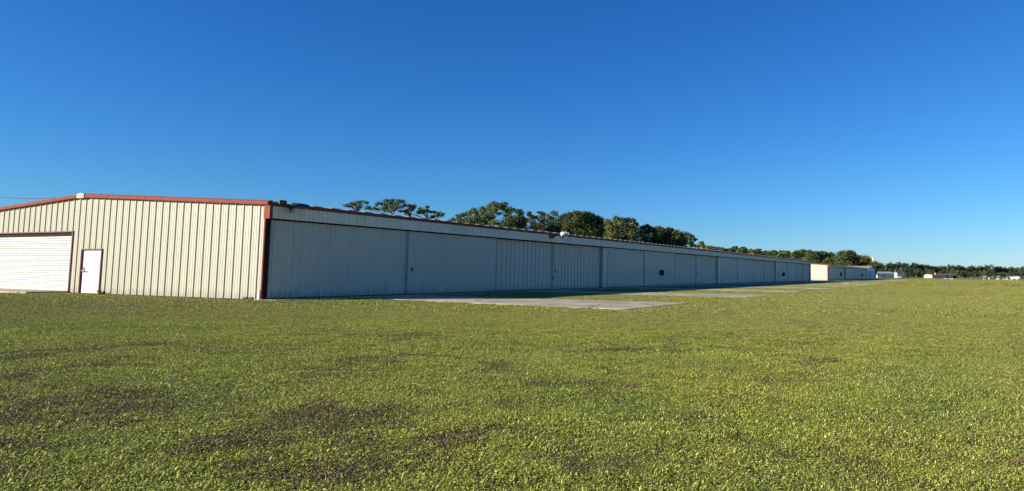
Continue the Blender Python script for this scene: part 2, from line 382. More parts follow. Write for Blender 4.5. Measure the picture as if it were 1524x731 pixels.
    # doors
    for (a, b, x, rp, win, latch) in leaves:
        P = profile(a, b, rp, .03 if rp > .3 else .014, a+rp*.6, .05 if rp > .3 else .03)
        o = ribsheet(P, .075, header-.055, lambda t, d, z: (x+d, t, z), .05).build('door_leaf', M['door'], root)
        MB().box((x-.04, a+.001, .068), (x+.045, a+.05, header-.06)).build('door_stile', M['door'], o)
        MB().box((x-.04, b-.05, .068), (x+.045, b-.001, header-.06)).build('door_stile', M['door'], o)
        if latch:
            yy = b-.35 if latch > 0 else a+.35
            MB().box((x+.03, yy-.04, 1.22), (x+.06, yy+.04, 1.40)).build('door_latch', M['black'], o)
            MB().box((x+.046, (b if latch > 0 else a)-.07, .75), (x+.09, (b if latch > 0 else a)+.07, .98)).build('hasp', M['steel'], o)
        if win:
            wa, wb, z0, z1 = win
            w = MB().box((x+.028, wa, z0), (x+.05, wb, z1)).build('window', M['black'], o)
            MB().box((x+.045, wa+.08, z0+.06), (x+.056, (wa+wb)/2-.03, z1-.06)).box((x+.045, (wa+wb)/2+.03, z0+.06), (x+.056, wb-.08, z1-.06)).build('pane', M['glass'], o)
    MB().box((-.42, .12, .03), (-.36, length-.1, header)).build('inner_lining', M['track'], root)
    for (a, b) in posts:
        MB().box((-.26, a, .066), (.052, b, header-.06)).build('door_post', M['door'], root, .012)
    return root

U = 30.198
bounds = [7.97, 15.76, 22.65, 30.0]
LV = []; PO = []
for k in range(4):
    o = k*U; st = .19 if k == 0 else o+.74
    w1 = (41.9-.0, 43.0, 1.02, 1.56) if k == 1 else None; w2 = (94.8, 96.7, .98, 1.60) if k == 3 else None
    LV += [(st, o+8.02, .03, .2411, w2, 0), (o+8.10, o+15.80, .03, .2411, w1, -1),
           (o+15.86, o+22.61, -.16, PITCHR, None, 0), (o+22.69, min(o+30.0, 119.9), -.16, PITCHR, None, -1)]
    if k < 3: PO.append((o+30.03, o+30.92))
    elif k == 3: PO.append((120.0, 120.5))
hg = hangar(0, 12.683, 4.0, .744, LV, PO, 120.7, 'very long cream steel hangar with faded red trim and shaded grey doors, nearest the camera')
# roll-up door in the gable
rd = MB().box((-21.6, .10, .105), (-13.38, .16, .20)).build('rolling_door', M['slat'], hg)
zs = .20; ns = 22; sp = (2.86-zs)/ns
sm = MB(); pr = [(.0, .0), (-.018, sp*.18), (-.030, sp*.5), (-.022, sp*.82), (.012, sp*.93), (.012, sp), (.03, sp), (.03, 0)]
sm.add([(-21.6, .12+d, z) for d, z in pr]+[(-13.38, .12+d, z) for d, z in pr], [(i, (i+1) % 8, 8+(i+1) % 8, 8+i) for i in range(8)]+[tuple(range(7, -1, -1)), tuple(range(8, 16))])
sme = sm.mesh('door_slat', M['slat'])
for k in range(ns): place('door_slat', sme, rd, (0, 0, zs+k*sp))
MB().box((-21.6, .165, .1), (-13.38, .19, 2.93)).build('backing_sheet', M['slat'], rd)
MB().box((-21.72, -.064, 2.915), (-13.29, .09, 2.97)).build('door_head_trim', M['darkred'], hg)
MB().box((-13.37, -.060, .06), (-13.30, .20, 2.914)).build('door_side_trim', M['darkred'], hg)
MB().box((-21.72, -.068, .06), (-21.6, .20, 2.904)).build('door_side_trim', M['darkred'], hg)
MB().box((-21.6, .03, 2.76), (-13.38, .098, 2.90)).build('head_shadow_strip', M['track'], hg)  # dark strip put in for the shadow at the door head
# walk-in door
MB().box((-12.45, .015, .03), (-10.93, .06, 2.045)).build('entry_door', M['whitepaint'], hg, .004)
ed = [o for o in hg.children if o.name.startswith('entry_door')][0]
for a, b in (((-12.52, -.060, .02), (-12.455, .09, 2.05)), ((-10.925, -.060, .02), (-10.86, .09, 2.05)), ((-12.52, -.064, 2.051), (-10.86, .09, 2.105))):
    MB().box(a, b).build('door_frame', M['darkred'], ed)
h = MB().box((-12.36, -.01, 1.0), (-12.24, .014, 1.23)).tube([(-12.30, 0, 1.07), (-12.30, -.08, 1.07), (-12.05, -.085, 1.06)], .025, 8); h.build('door_handle', M['steel'], ed)
MB().box((-11.12, 0, 1.30), (-11.02, .014, 1.36)).build('name_plate', M['steel'], ed)
for x in (-.95, -.62): MB().box((x-.10, -.064, .035), (x+.10, .0, .11)).build('base_notch', M['black'], hg)  # black boxes stand in for dark notches at the panel foot
MB().box((-.13, -.11, .02), (-.05, -.078, .42)).build('ground_conduit', M['whitepaint'], hg)
hg2 = hangar(141.6, 12.683, 3.66, .72, [(.6, 15.6, .03, .9, None, 0), (15.9, 28.0, -.16, .9, (20, 23, 1.0, 1.9), 0), (28.1, 43.5, .03, .9, None, 0), (43.9, 62, .03, .9, None, 0), (62.1, 79.4, -.16, .9, (66, 69.5, .9, 1.9), 0)],
             [(43.52, 43.88), (15.62, 15.88)], 79.6, 'shorter cream hangar with orange-red gable edge, just past the long hangar far end', False, 3.05)

# lamps on the near hangar
lp = empty('flood_light', (.28, 22.1, 3.66)); tag(lp, 'white twin-headed flood light on a dark arm, halfway along the long hangar fascia', 'light')
MB().box((-.01, -.62, -.13), (.07, -.12, .12)).build('mounting_box', M['black'], lp)
MB().tube([(.05, -.35, 0), (.22, -.1, .08), (.38, .12, .14), (.44, .3, .2)], .05, 8).build('arm', M['black'], lp)
def head(c, d, r, L):
    m = MB(); d = Vector(d).normalized(); c = Vector(c); a = d.cross(Vector((0, 0, 1))).normalized(); b = d.cross(a)
    prof = [(0, .45), (.12, .75), (.5, .95), (.9, 1.0), (1.0, 1.08), (1.06, .9), (1.06, .3)]; n = 12; base = len(m.v)
    for t, rr in prof:
        for k in range(n):
            an = 2*math.pi*k/n; m.v.append(tuple(c+d*(t*L)+a*(math.cos(an)*r*rr)+b*(math.sin(an)*r*rr)))
    for i in range(len(prof)-1):
        for k in range(n): m.f.append((i*n+k, i*n+(k+1) % n, (i+1)*n+(k+1) % n, (i+1)*n+k))
    m.f.append(tuple(range(n-1, -1, -1))); m.f.append(tuple((len(prof)-1)*n+k for k in range(n))); return m
head((.40, .34, .30), (.5, -.2, -.55), .19, .34).build('lamp_head', M['whitepaint'], lp)
head((.42, .56, .27), (.6, .5, -.35), .18, .32).build('lamp_head', M['whitepaint'], lp)
head((.36, .38, .10), (.3, -.5, -.3), .12, .24).build('lamp_head', M['lens'], lp)
l2 = empty('flood_light', (.3, .55, 3.86)); tag(l2, 'flat dark flood light at the red-trimmed corner of the long hangar roof', 'light')
MB().box((-.04, -.36, -.02), (.16, -.02, .17)).build('mounting_box', M['black'], l2)
MB().tube([(.1, -.05, .02), (.16, .1, -.12), (.18, .28, -.14)], .035, 8).build('arm', M['black'], l2)
MB().add([(.04, .22, .0), (.42, .22, -.08), (.42, .98, -.08), (.04, .98, .0), (.06, .34, .13), (.36, .34, .07), (.36, .88, .07), (.06, .88, .13)],
         [(3, 2, 1, 0), (4, 5, 6, 7), (0, 1, 5, 4), (1, 2, 6, 5), (2, 3, 7, 6), (3, 0, 4, 7)]).build('lamp_housing', M['black'], l2)
MB().add([(.10, .30, -.032), (.38, .30, -.09), (.38, .90, -.09), (.10, .90, -.032), (.10, .30, -.022), (.38, .30, -.08), (.38, .90, -.08), (.10, .90, -.022)],
         [(3, 2, 1, 0), (4, 5, 6, 7), (0, 1, 5, 4), (1, 2, 6, 5), (2, 3, 7, 6), (3, 0, 4, 7)]).build('lamp_glass', M['lens'], l2)
MB().box((.10, .16, -.30), (.24, .34, -.16)).build('sensor', M['steel'], l2)

# overhead wire behind the gable
a, b = at(-60, 283.5, 75), at(82, 294.6, 64)
pts = [a.lerp(b, t/14)-Vector((0, 0, .35*4*(t/14)*(1-t/14))) for t in range(15)]
o = MB().tube(pts, .028, 6).build('power_line', M['wire']); tag(o, 'thin dark overhead wire above the left slope of the gable roof', 'wire')

# ------------------------------------------------------------------ far buildings
def footprint(pts): return [(p.x, p.y) for p in pts]
def gable_house(name, label, cat, p0, along, across, L, Wd, H, rise, wall, roofm, over=.3, wins=(), doors=()):
    """p0 near corner; walls run L along `along` (the eave side) and Wd along `across`"""
    al = Vector((along[0], along[1], 0)).normalized(); ac = Vector((across[0], across[1], 0)).normalized()
    root = empty(name, p0); tag(root, label, cat)
    P = lambda u, v, z: tuple(al*u+ac*v+Vector((0, 0, z)))
    MB().add([P(0, 0, 0), P(L, 0, 0), P(L, Wd, 0), P(0, Wd, 0), P(0, 0, H), P(L, 0, H), P(L, Wd, H), P(0, Wd, H), P(0, Wd/2, H+rise-.03), P(L, Wd/2, H+rise-.03)],
             [(0, 1, 5, 4), (1, 2, 6, 9, 5), (2, 3, 7, 6), (3, 0, 4, 8, 7), (3, 2, 1, 0)]).build('wall', wall, root)
    k = rise/(Wd/2)
    A = [(-over, -over, H-k*over), (-over, Wd/2, H+rise), (-over, Wd+over, H-k*over)]
    v = [P(u, vv, z+dz) for u in (-over, L+over) for dz in (0.005, .12) for (_, vv, z) in A]
    MB().add(v, [(0, 1, 4, 3), (1, 2, 5, 4), (9, 10, 7, 6), (10, 11, 8, 7), (3, 4, 10, 9), (4, 5, 11, 10), (6, 7, 1, 0), (7, 8, 2, 1), (0, 3, 9, 6), (2, 8, 11, 5)]).build('roof', roofm, root)
    for kind, face, u0, u1, z0, z1, mat in [(('window',)+w) for w in wins]+[(('door',)+d) for d in doors]:
        Q = (lambda u, o, z: P(u, -o, z)) if face == 0 else ((lambda u, o, z: P(L+o, u, z)) if face == 1 else (lambda u, o, z: P(-o, u, z)))
        v = [Q(u, oo, z) for oo in (-.02, .06) for u, z in ((u0, z0), (u1, z0), (u1, z1), (u0, z1))]
        o = MB().add(v, [(0, 1, 2, 3), (7, 6, 5, 4), (0, 4, 5, 1), (1, 5, 6, 2), (2, 6, 7, 3), (3, 7, 4, 0)]).build(kind, mat, root)
    return root
# white shed past the second hangar: its gable faces the field
sh = gable_house('shed', 'white gabled metal shed with dark door seams just behind the second hangar', 'shed', (-1.0, 227.5, 0), (-1, 0), (0, 1), 18, 36, 3.15, 1.35, M['white'], M['roof'], .35,
                 wins=[(2, 30.5, 33.5, .9, 2.0, M['glass'])], doors=[(2, 6.5, 8.3, .05, 2.9, M['shadeblue']), (2, 12.0, 13.6, .05, 2.95, M['glass']), (2, 15, 30, .05, 2.8, M['shadeblue'])])
# long pale building, white hut
c0 = ground_at(1306, 420); al = Vector((.6, .8, 0))*15
gable_house('bungalow', 'low pale building with dark windows, left of the small white hut', 'building', c0, al, (-al.y, al.x), al.length, 7, 2.55, .95, M['shadeblue'], M['greyroof'], .3,
            wins=[(0, .8, 2.0, 1.3, 2.0, M['whitepaint']), (0, 2.6, 3.4, 1.5, 2.2, M['whitepaint']), (0, 4.5, 5.5, .7, 1.7, M['glass']), (0, 6.0, 6.8, .6, 1.9, M['whitepaint']), (0, 8.6, 9.4, .9, 1.8, M['whitepaint'])])
q0 = ground_at(1335, 395); dl = Vector((.6, .8, 0))
hut = empty('hut', q0); tag(hut, 'small flat-roofed hut with one bright white end, right of the low pale building', 'hut')
ex = Vector((-.8, .6, 0))
Lh = 6.2; P = lambda u, v: (dl*u+ex*v)
MB().prism([tuple(P(u, v)[:2]) for u, v in ((0, 0), (Lh, 0), (Lh, 1.9), (0, 1.9))], 0, 2.75).build('wall', M['white'], hut)
MB().prism([tuple(P(u, v)[:2]) for u, v in ((-.2, -.2), (Lh+.2, -.2), (Lh+.2, 2.1), (-.2, 2.1))], 2.752, 2.95).build('roof', M['whitepaint'], hut)
MB().prism([tuple(P(u, v)[:2]) for u, v in ((Lh*.8, -.05), (Lh*.9, -.05), (Lh*.9, .1), (Lh*.8, .1))], .9, 2.2).build('window', M['whitepaint'], hut)
MB().tube([tuple(P(.6, 1.5))[:2]+(2.9,), tuple(P(.6, 1.5))[:2]+(4.4,)], .11, 8).build('vent_pipe', M['greyroof'], hut)
cb0 = ground_at(1387, 430); cb1 = ground_at(1424, 440); al = cb1-cb0; Lc = al.length
cream = gable_house('bungalow', 'low cream building with reddish roof and dark doorway at the far edge of field', 'building', cb0, al, (-al.y, al.x), Lc, 6, 1.95, .45, M['palewall'], M['redroof'], .25,
            wins=[(0, Lc*.07, Lc*.10, .8, 1.4, M['glass']), (0, Lc*.22, Lc*.25, .7, 1.3, M['glass']), (0, Lc*.56, Lc*.63, 1.0, 1.75, M['glass'])], doors=[(0, Lc*.84, Lc*.95, .05, 1.75, M['glass'])])
cal = al.normalized()
MB().box((cal.x*2.5-.3, cal.y*2.5+1.5, 1.9), (cal.x*2.5+.4, cal.y*2.5+2.2, 3.3)).build('chimney', M['palewall'], cream)
fp = ground_at(1379, 428)
fe = empty('low_wall', fp); tag(fe, 'short white wall beside the left end of the low cream building', 'wall')
MB().box((0, 0, .45), (2.6, .25, .95)).build('rail', M['whitepaint'], fe)
MB().box((0.05, 0.02, -.02), (.3, .22, .449)).build('post', M['whitepaint'], fe); MB().box((2.2, 0.02, -.02), (2.55, .22, .449)).build('post', M['whitepaint'], fe)
r0 = ground_at(1517, 520); r1 = ground_at(1545, 535); al = r1-r0
gable_house('bungalow', 'bright white flat-walled building cut by the right edge of the photo', 'building', r0, al, (-al.y, al.x), al.length, 7, 1.95, .5, M['white'], M['white'], .1, doors=[(0, 7, 8.6, .05, 1.7, M['glass'])])
# windsock
wp = ground_at(1298.6, 290); ws = empty('windsock', wp); tag(ws, 'limp yellow windsock on a tall pale pole behind the white shed', 'windsock')
zt = at(1298.6, 382.3, 290).z
MB().tube([(0, 0, 0), (0, 0, zt)], .22, 8, .14).build('pole', M['pole'], ws)
MB().tube([(.25, 0, zt-.1), (.5, .05, zt-.5), (.6, .05, zt-1.4), (.55, .05, zt-2.3)], .42, 10, .24).build('sock', M['yellow'], ws)
MB().tube([(0, 0, zt-.1), (.9, 0, zt-.1)], .07, 6).build('arm', M['steel'], ws)
# field markers: white gable-topped boards on the grass
mk = [(1463.5, 330, .45, .5), (1471.3, 340, .5, 1.1), (1485, 345, 1.2, .62), (1497.8, 350, 1.2, .62), (1493.2, 290, .5, .45), (1505, 285, .9, .4), (1512.5, 285, .7, .4), (1482.3, 300, .4, .4), (1406.5, 340, 1.6, .35), (1415, 310, 1.9, .35)]
names = ['smallest white field marker, leftmost of the row in front of the distant trees', 'tallest narrow white field marker near the distant trees', 'wide white field marker, left one of the two brightest', 'wide white field marker, right one of the two brightest',
         'small white field marker on the grass nearer than the two bright wide ones', 'pale low field marker to the left of the last one in the nearer row', 'pale low field marker, rightmost of the nearer row by the white building', 'tiny pale marker left of the small one in the nearer row',
         'low pale slab-shaped marker on the grass in front of the cream building window', 'low pale slab-shaped marker on the grass in front of the cream building doorway']
for (px, d, w, h_), lb in zip(mk, names):
    p = ground_at(px, d); w2 = w*.95; h_ *= .8
    o = MB().add([(-w2/2, -.35, 0), (w2/2, -.35, 0), (w2/2, .35, 0), (-w2/2, .35, 0), (-w2/2*.9, -.03, h_), (w2/2*.9, -.03, h_), (w2/2*.9, .03, h_), (-w2/2*.9, .03, h_)],
             [(3, 2, 1, 0), (4, 5, 6, 7), (0, 1, 5, 4), (1, 2, 6, 5), (2, 3, 7, 6), (3, 0, 4, 7)]).build('field_marker', M['whitepaint'])
    o.location = p; o.rotation_euler.z = YAW*.6; tag(o, lb, 'marker', 'white markers on the far field')
# parked white car by the hut
cp = ground_at(1338.5, 392); car = empty('parked_car', cp, YAW); tag(car, 'tiny white car parked at the foot of the small hut', 'car')
MB().add([(-1.0, -.5, .2), (1.0, -.5, .2), (1.0, .5, .2), (-1.0, .5, .2), (-1.05, -.5, .5), (1.05, -.5, .5), (1.05, .5, .5), (-1.05, .5, .5), (-.8, -.42, .85), (.5, -.42, .85), (.5, .42, .85), (-.8, .42, .85)],
         [(3, 2, 1, 0), (0, 1, 5, 4), (1, 2, 6, 5), (2, 3, 7, 6), (3, 0, 4, 7), (4, 5, 9, 8), (5, 6, 10, 9), (6, 7, 11, 10), (7, 4, 8, 11), (8, 9, 10, 11)]).build('body', M['whitepaint'], car)
for x in (-.65, .65):
    for y in (-.5, .4): MB().tube([(x, y, .2), (x, y+.1, .2)], .2, 10).build('wheel', M['black'], car)

# ------------------------------------------------------------------ trees
def leaves(centers, radii, size, dens, aspect=.6, flat=0.):
    """leaf-sized quads scattered through ellipsoid clumps -> (verts, faces) arrays"""
    V = []; n_all = 0
    for c, r in zip(centers, radii):
        n = int(max(40, 5.0*dens*(r[0]*r[2]+.5*r[0]*r[1])/(size*size)))
        d = rng.normal(size=(n, 3)); d /= np.linalg.norm(d, axis=1)[:, None]; rad = rng.random(n)**.42
        # lumpy edge
        ph = rng.random(3)*6.28; lump = 1+.22*np.sin(3*d[:, 0]*2+ph[0])*np.sin(4*d[:, 2]+ph[1])+.14*np.sin(7*d[:, 1]+ph[2])
        p = np.array(c)+d*np.array(r)*(rad*lump)[:, None]
        nrm = d*.8+rng.normal(size=(n, 3))*.6+np.array([0, 0, .35+flat]); nrm /= np.linalg.norm(nrm, axis=1)[:, None]
        t = np.cross(nrm, rng.normal(size=(n, 3))); t /= np.linalg.norm(t, axis=1)[:, None]; b = np.cross(nrm, t)
        s = size*(.55+.9*rng.random(n))[:, None]
        q = np.stack([p-t*s*.5, p-b*s*aspect*.5+t*s*.05, p+t*s*.5, p+b*s*aspect*.5+t*s*.05], 1); V.append(q.reshape(-1, 3))
    V = np.concatenate(V); nq = len(V)//4
    return V, np.arange(nq*4).reshape(nq, 4)
def np_mesh(name, V, Fq, mat):
    me = bpy.data.meshes.new(name); me.vertices.add(len(V)); me.vertices.foreach_set('co', V.astype(np.float32).ravel())
    k = Fq.shape[1]; me.loops.add(Fq.size); me.loops.foreach_set('vertex_index', Fq.astype(np.int32).ravel())
    me.polygons.add(len(Fq)); me.polygons.foreach_set('loop_start', np.arange(0, Fq.size, k, dtype=np.int32)); me.polygons.foreach_set('loop_total', np.full(len(Fq), k, dtype=np.int32))
    me.update(calc_edges=True); me.validate(); me.materials.append(mat); return me
def tree(name, label, depth, org, clumps, trunk, mat, size, dens=1.6, group=None, cat='tree', tr=.22, sub=3, flat=.0, cut=None):
    """tree measured from the photograph: crown clumps given as bearings, each a lumpy ball of leaves in depth as well"""
    ox, oy, s = org; base = ground_at(ox+trunk/s, depth); root = empty(name, base); tag(root, label, cat, group)
    C, R = [], []; k = depth/F
    if cut is not None:                            # the fuller inner boughs below and behind the outer ones
        clumps = list(clumps)+[(x+rng.uniform(-.35, .35)*rx, y+ry*rng.uniform(.9, 1.5), rx*1.2, ry*1.25) for (x, y, rx, ry) in clumps]
    w = (max(c[0] for c in clumps)-min(c[0] for c in clumps))/s*k*.5+.5
    for (x, y, rx, ry) in clumps:
        off = rng.uniform(-.7, .7)*min(w*.8, 5)
        c = at(ox+x/s, oy+y/s, depth+off)-base; kk = (depth+off)/F; rx_, ry_ = rx/s*kk, ry/s*kk
        for j in range(sub):                       # break each clump into smaller boughs
            o = Vector(rng.uniform(-1, 1, 3)); cc = c+RT*(o.x*rx_*.5)+FW*(o.y*rx_*.6)+Vector((0, 0, o.z*ry_*.4))
            f = rng.uniform(.80, 1.12); C.append(tuple(cc)); R.append((rx_*f, rx_*f, max(ry_*f*1.05, size*.6)))
    # fill under the visible crown down to its natural skirt so that it is whole from the side as well
    zmin = min(c[2] for c in C)
    if cut is not None and zmin > cut+1:
        for j in range(10):
            a = rng.random()*6.28; rr = w*.7*math.sqrt(rng.random()); C.append((math.cos(a)*rr, math.sin(a)*rr, rng.uniform(cut, zmin))); R.append((w*.35, w*.35, max(.6, (zmin-cut)*.3)))
    V, Fq = leaves(C, R, size, dens, flat=flat)
    o = place('crown', np_mesh('crown', V, Fq, mat), root)
    zt = float(np.mean([c[2] for c in C])); m = MB(); ctr = Vector((float(np.mean([c[0] for c in C])), float(np.mean([c[1] for c in C])), 0))
    top = max(c[2] for c in C); tp = Vector((ctr.x*.5, ctr.y*.5, top-.4))
    p = [Vector((0, 0, -.1)), Vector((ctr.x*.05+.08, .05, zt*.35)), Vector((ctr.x*.2-.06, ctr.y*.2, zt*.75)), tp]
    m.tube(p, tr, 8, tr*.25)
    for i in range(0, len(C), max(1, len(C)//14)):  # limbs to the boughs
        c = Vector(C[i]); zb = min(max(c.z-abs(c.x)*.35-.5, zt*.45), top-.6); t = zb/max(top-.4, .1); st = Vector((0, 0, 0)).lerp(tp, t); st.z = zb
        m.tube([st, st.lerp(c, .5)+Vector((0, 0, .15)), c], tr*.26, 5, tr*.07)
    m.build('trunk', M['bark'], root)
    return root
E1 = (500, 285, 8.467)
tree('pine_tree', 'flat-topped open pine, leftmost of the trees above the hangar roof', 92, E1, [(115, 172, 38, 16), (200, 160, 45, 24), (265, 148, 50, 26), (340, 128, 55, 17), (385, 138, 30, 16), (290, 190, 35, 14), (190, 188, 45, 12)], 240, M['pine'], .21, 1.5, 'pines behind the long hangar', flat=.3)
tree('pine_tree', 'broadest domed pine of the left group above the hangar roof', 95, E1, [(395, 212, 40, 24), (450, 212, 50, 32), (510, 160, 26, 26), (525, 225, 55, 24), (575, 150, 40, 30), (640, 120, 45, 24), (705, 112, 45, 18), (770, 112, 50, 20), (840, 135, 42, 26), (875, 168, 32, 24), (820, 195, 50, 24), (720, 185, 70, 34), (640, 200, 60, 32), (680, 240, 50, 24), (745, 225, 50, 24), (590, 225, 45, 24), (700, 145, 50, 20), (780, 150, 40, 20), (620, 165, 40, 22)], 735, M['pine'], .21, 1.3, 'pines behind the long hangar', flat=.25)
tree('pine_tree', 'small dark pine between the domed pine and the spiky one', 88, E1, [(920, 180, 30, 20), (965, 190, 32, 24), (945, 220, 42, 24), (850, 250, 60, 12), (900, 240, 35, 16), (985, 192, 18, 16), (900, 285, 45, 14)], 930, M['darkpine'], .24, 1.7, 'pines behind the long hangar', flat=.3)
tree('pine_tree', 'gaunt pine with a little spiky top and wide sparse boughs, above the hangar roof', 90, E1, [(1030, 262, 42, 20), (1070, 222, 38, 20), (1045, 245, 42, 22), (1160, 195, 32, 18), (1140, 235, 32, 16), (1100, 265, 28, 12), (1240, 262, 42, 12), (1295, 285, 48, 22), (1335, 295, 30, 18), (1260, 310, 40, 18), (1220, 325, 30, 12), (1190, 255, 32, 10), (905, 270, 26, 10)], 1128, M['pine'], .24, 1.5, 'pines behind the long hangar', flat=.25)
E2 = (665, 290, 7.62)
tree('pine_tree', 'great leaning pine with layered light green boughs, left end of the thick grove', 98, E2, [(80, 275, 38, 18), (140, 240, 38, 18), (190, 215, 36, 18), (250, 195, 40, 20), (310, 165, 34, 18), (330, 205, 46, 22), (400, 150, 40, 18), (420, 195, 50, 24), (480, 122, 38, 20), (560, 95, 50, 20), (600, 115, 50, 20), (665, 102, 38, 17), (640, 140, 50, 16), (560, 150, 50, 20), (500, 172, 50, 22), (715, 148, 46, 20), (740, 165, 30, 14), (680, 178, 40, 12), (250, 262, 54, 26), (330, 278, 60, 26), (400, 258, 60, 24), (470, 235, 50, 22), (520, 225, 34, 16), (200, 278, 50, 20), (440, 300, 60, 24), (540, 302, 50, 22), (130, 278, 36, 18), (590, 205, 36, 10), (690, 215, 40, 12)], 540, M['pine'], .21, 1.3, flat=.2, cut=2)
tree('pine_tree', 'dark tufted pine right beside the great leaning pine', 94, E2, [(820, 175, 40, 16), (835, 205, 36, 16), (810, 240, 54, 22), (760, 262, 56, 26), (700, 275, 56, 26), (680, 312, 56, 26), (780, 312, 66, 32), (850, 335, 56, 36), (870, 275, 38, 26), (720, 350, 60, 26)], 800, M['darkpine'], .21, 1.6, flat=.2, cut=2)
tree('pine_tree', 'pine with a bare leaning trunk showing, behind the white flood light', 96, E2, [(940, 203, 38, 20), (930, 232, 28, 14), (962, 252, 40, 24), (900, 292, 40, 28), (960, 302, 50, 36), (1010, 262, 42, 24), (1055, 203, 36, 15), (1095, 218, 44, 20), (1080, 242, 56, 24), (1150, 245, 48, 28), (1215, 198, 40, 18), (1240, 225, 36, 18), (1180, 272, 48, 26), (1115, 275, 40, 24), (1000, 335, 46, 32), (950, 372, 46, 28)], 1095, M['olive'], .21, 1.5, flat=.2, tr=.4)
tree('oak_tree', 'dark dense tree filling the grove between the bare-trunked pine and the rounded oak', 104, E2, [(1200, 335, 86, 56), (1300, 300, 70, 56), (1320, 232, 36, 20), (1290, 355, 88, 56), (1390, 330, 80, 56), (1060, 350, 60, 50), (1350, 260, 50, 30)], 1260, M['darkpine'], .22, 1.7, cut=2)
E3 = (850, 300, 7.257)
tree('oak_tree', 'big round-headed dark oak in the middle of the grove above the hangar', 96, E3, [(0, 135, 55, 26), (70, 128, 55, 24), (180, 138, 58, 26), (130, 125, 45, 20), (260, 160, 48, 28), (310, 190, 46, 34), (350, 240, 46, 42), (60, 190, 78, 40), (150, 200, 78, 44), (240, 222, 68, 44), (40, 270, 78, 48), (150, 282, 86, 48), (260, 292, 78, 48), (370, 300, 46, 44), (-30, 200, 55, 48), (100, 330, 86, 38), (330, 345, 78, 38), (-40, 300, 60, 48)], 170, M['oak'], .21, 1.6, sub=4, cut=2)
tree('oak_tree', 'yellow-green tree squeezed between the round oak and the next dark one', 93, E3, [(390, 207, 32, 16), (420, 240, 44, 28), (470, 220, 38, 22), (440, 290, 48, 34), (495, 270, 38, 36), (450, 345, 60, 40)], 445, M['yellowoak'], .21, 1.6, cut=2)
tree('oak_tree', 'dark rough-topped tree right of the yellow-green one', 97, E3, [(500, 175, 38, 17), (560, 188, 38, 20), (610, 190, 36, 18), (660, 208, 42, 24), (690, 238, 26, 22), (560, 240, 56, 40), (620, 270, 58, 44), (690, 290, 46, 38), (560, 320, 78, 48), (650, 350, 78, 48), (470, 350, 64, 40), (740, 320, 40, 30)], 600, M['oak'], .21, 1.6, cut=2)
tree('oak_tree', 'thin-topped pale tree in the dip of the grove', 99, E3, [(790, 270, 28, 13), (825, 255, 22, 13), (850, 285, 32, 18), (770, 300, 36, 22), (780, 350, 48, 44), (830, 330, 40, 40), (800, 400, 50, 30)], 805, M['oak'], .24, 1.3, cut=2)
tree('oak_tree', 'wide rounded dark tree sloping down at the right of the grove', 100, E3, [(930, 288, 56, 22), (890, 310, 38, 28), (1000, 308, 48, 24), (1050, 290, 26, 13), (1090, 298, 26, 13), (1060, 330, 58, 28), (1130, 320, 46, 24), (1170, 340, 42, 24), (940, 360, 68, 44), (1020, 372, 68, 44), (1110, 380, 68, 44), (1200, 372, 46, 34), (1180, 420, 68, 38), (900, 410, 58, 38), (1050, 430, 78, 34)], 1040, M['oak'], .21, 1.6, sub=4, cut=2)
tree('pine_tree', 'pale feathery pine at the right end of the grove', 104, E3, [(1230, 345, 42, 18), (1280, 360, 42, 22), (1320, 390, 32, 22), (1260, 400, 42, 28), (1340, 415, 22, 13), (1290, 440, 46, 22), (1310, 470, 46, 18)], 1285, M['pine'], .24, 1.2, flat=.2)
tree('pine_tree', 'short feathery pine where the grove ends above the roof', 112, E3, [(1400, 440, 28, 11), (1380, 470, 38, 16), (1420, 472, 24, 10), (1355, 485, 28, 12)], 1385, M['pine'], .24, 1.4, flat=.3)
E4 = (1045, 355, 8.965); RG = 'trees in the row above the far half of the long roof'
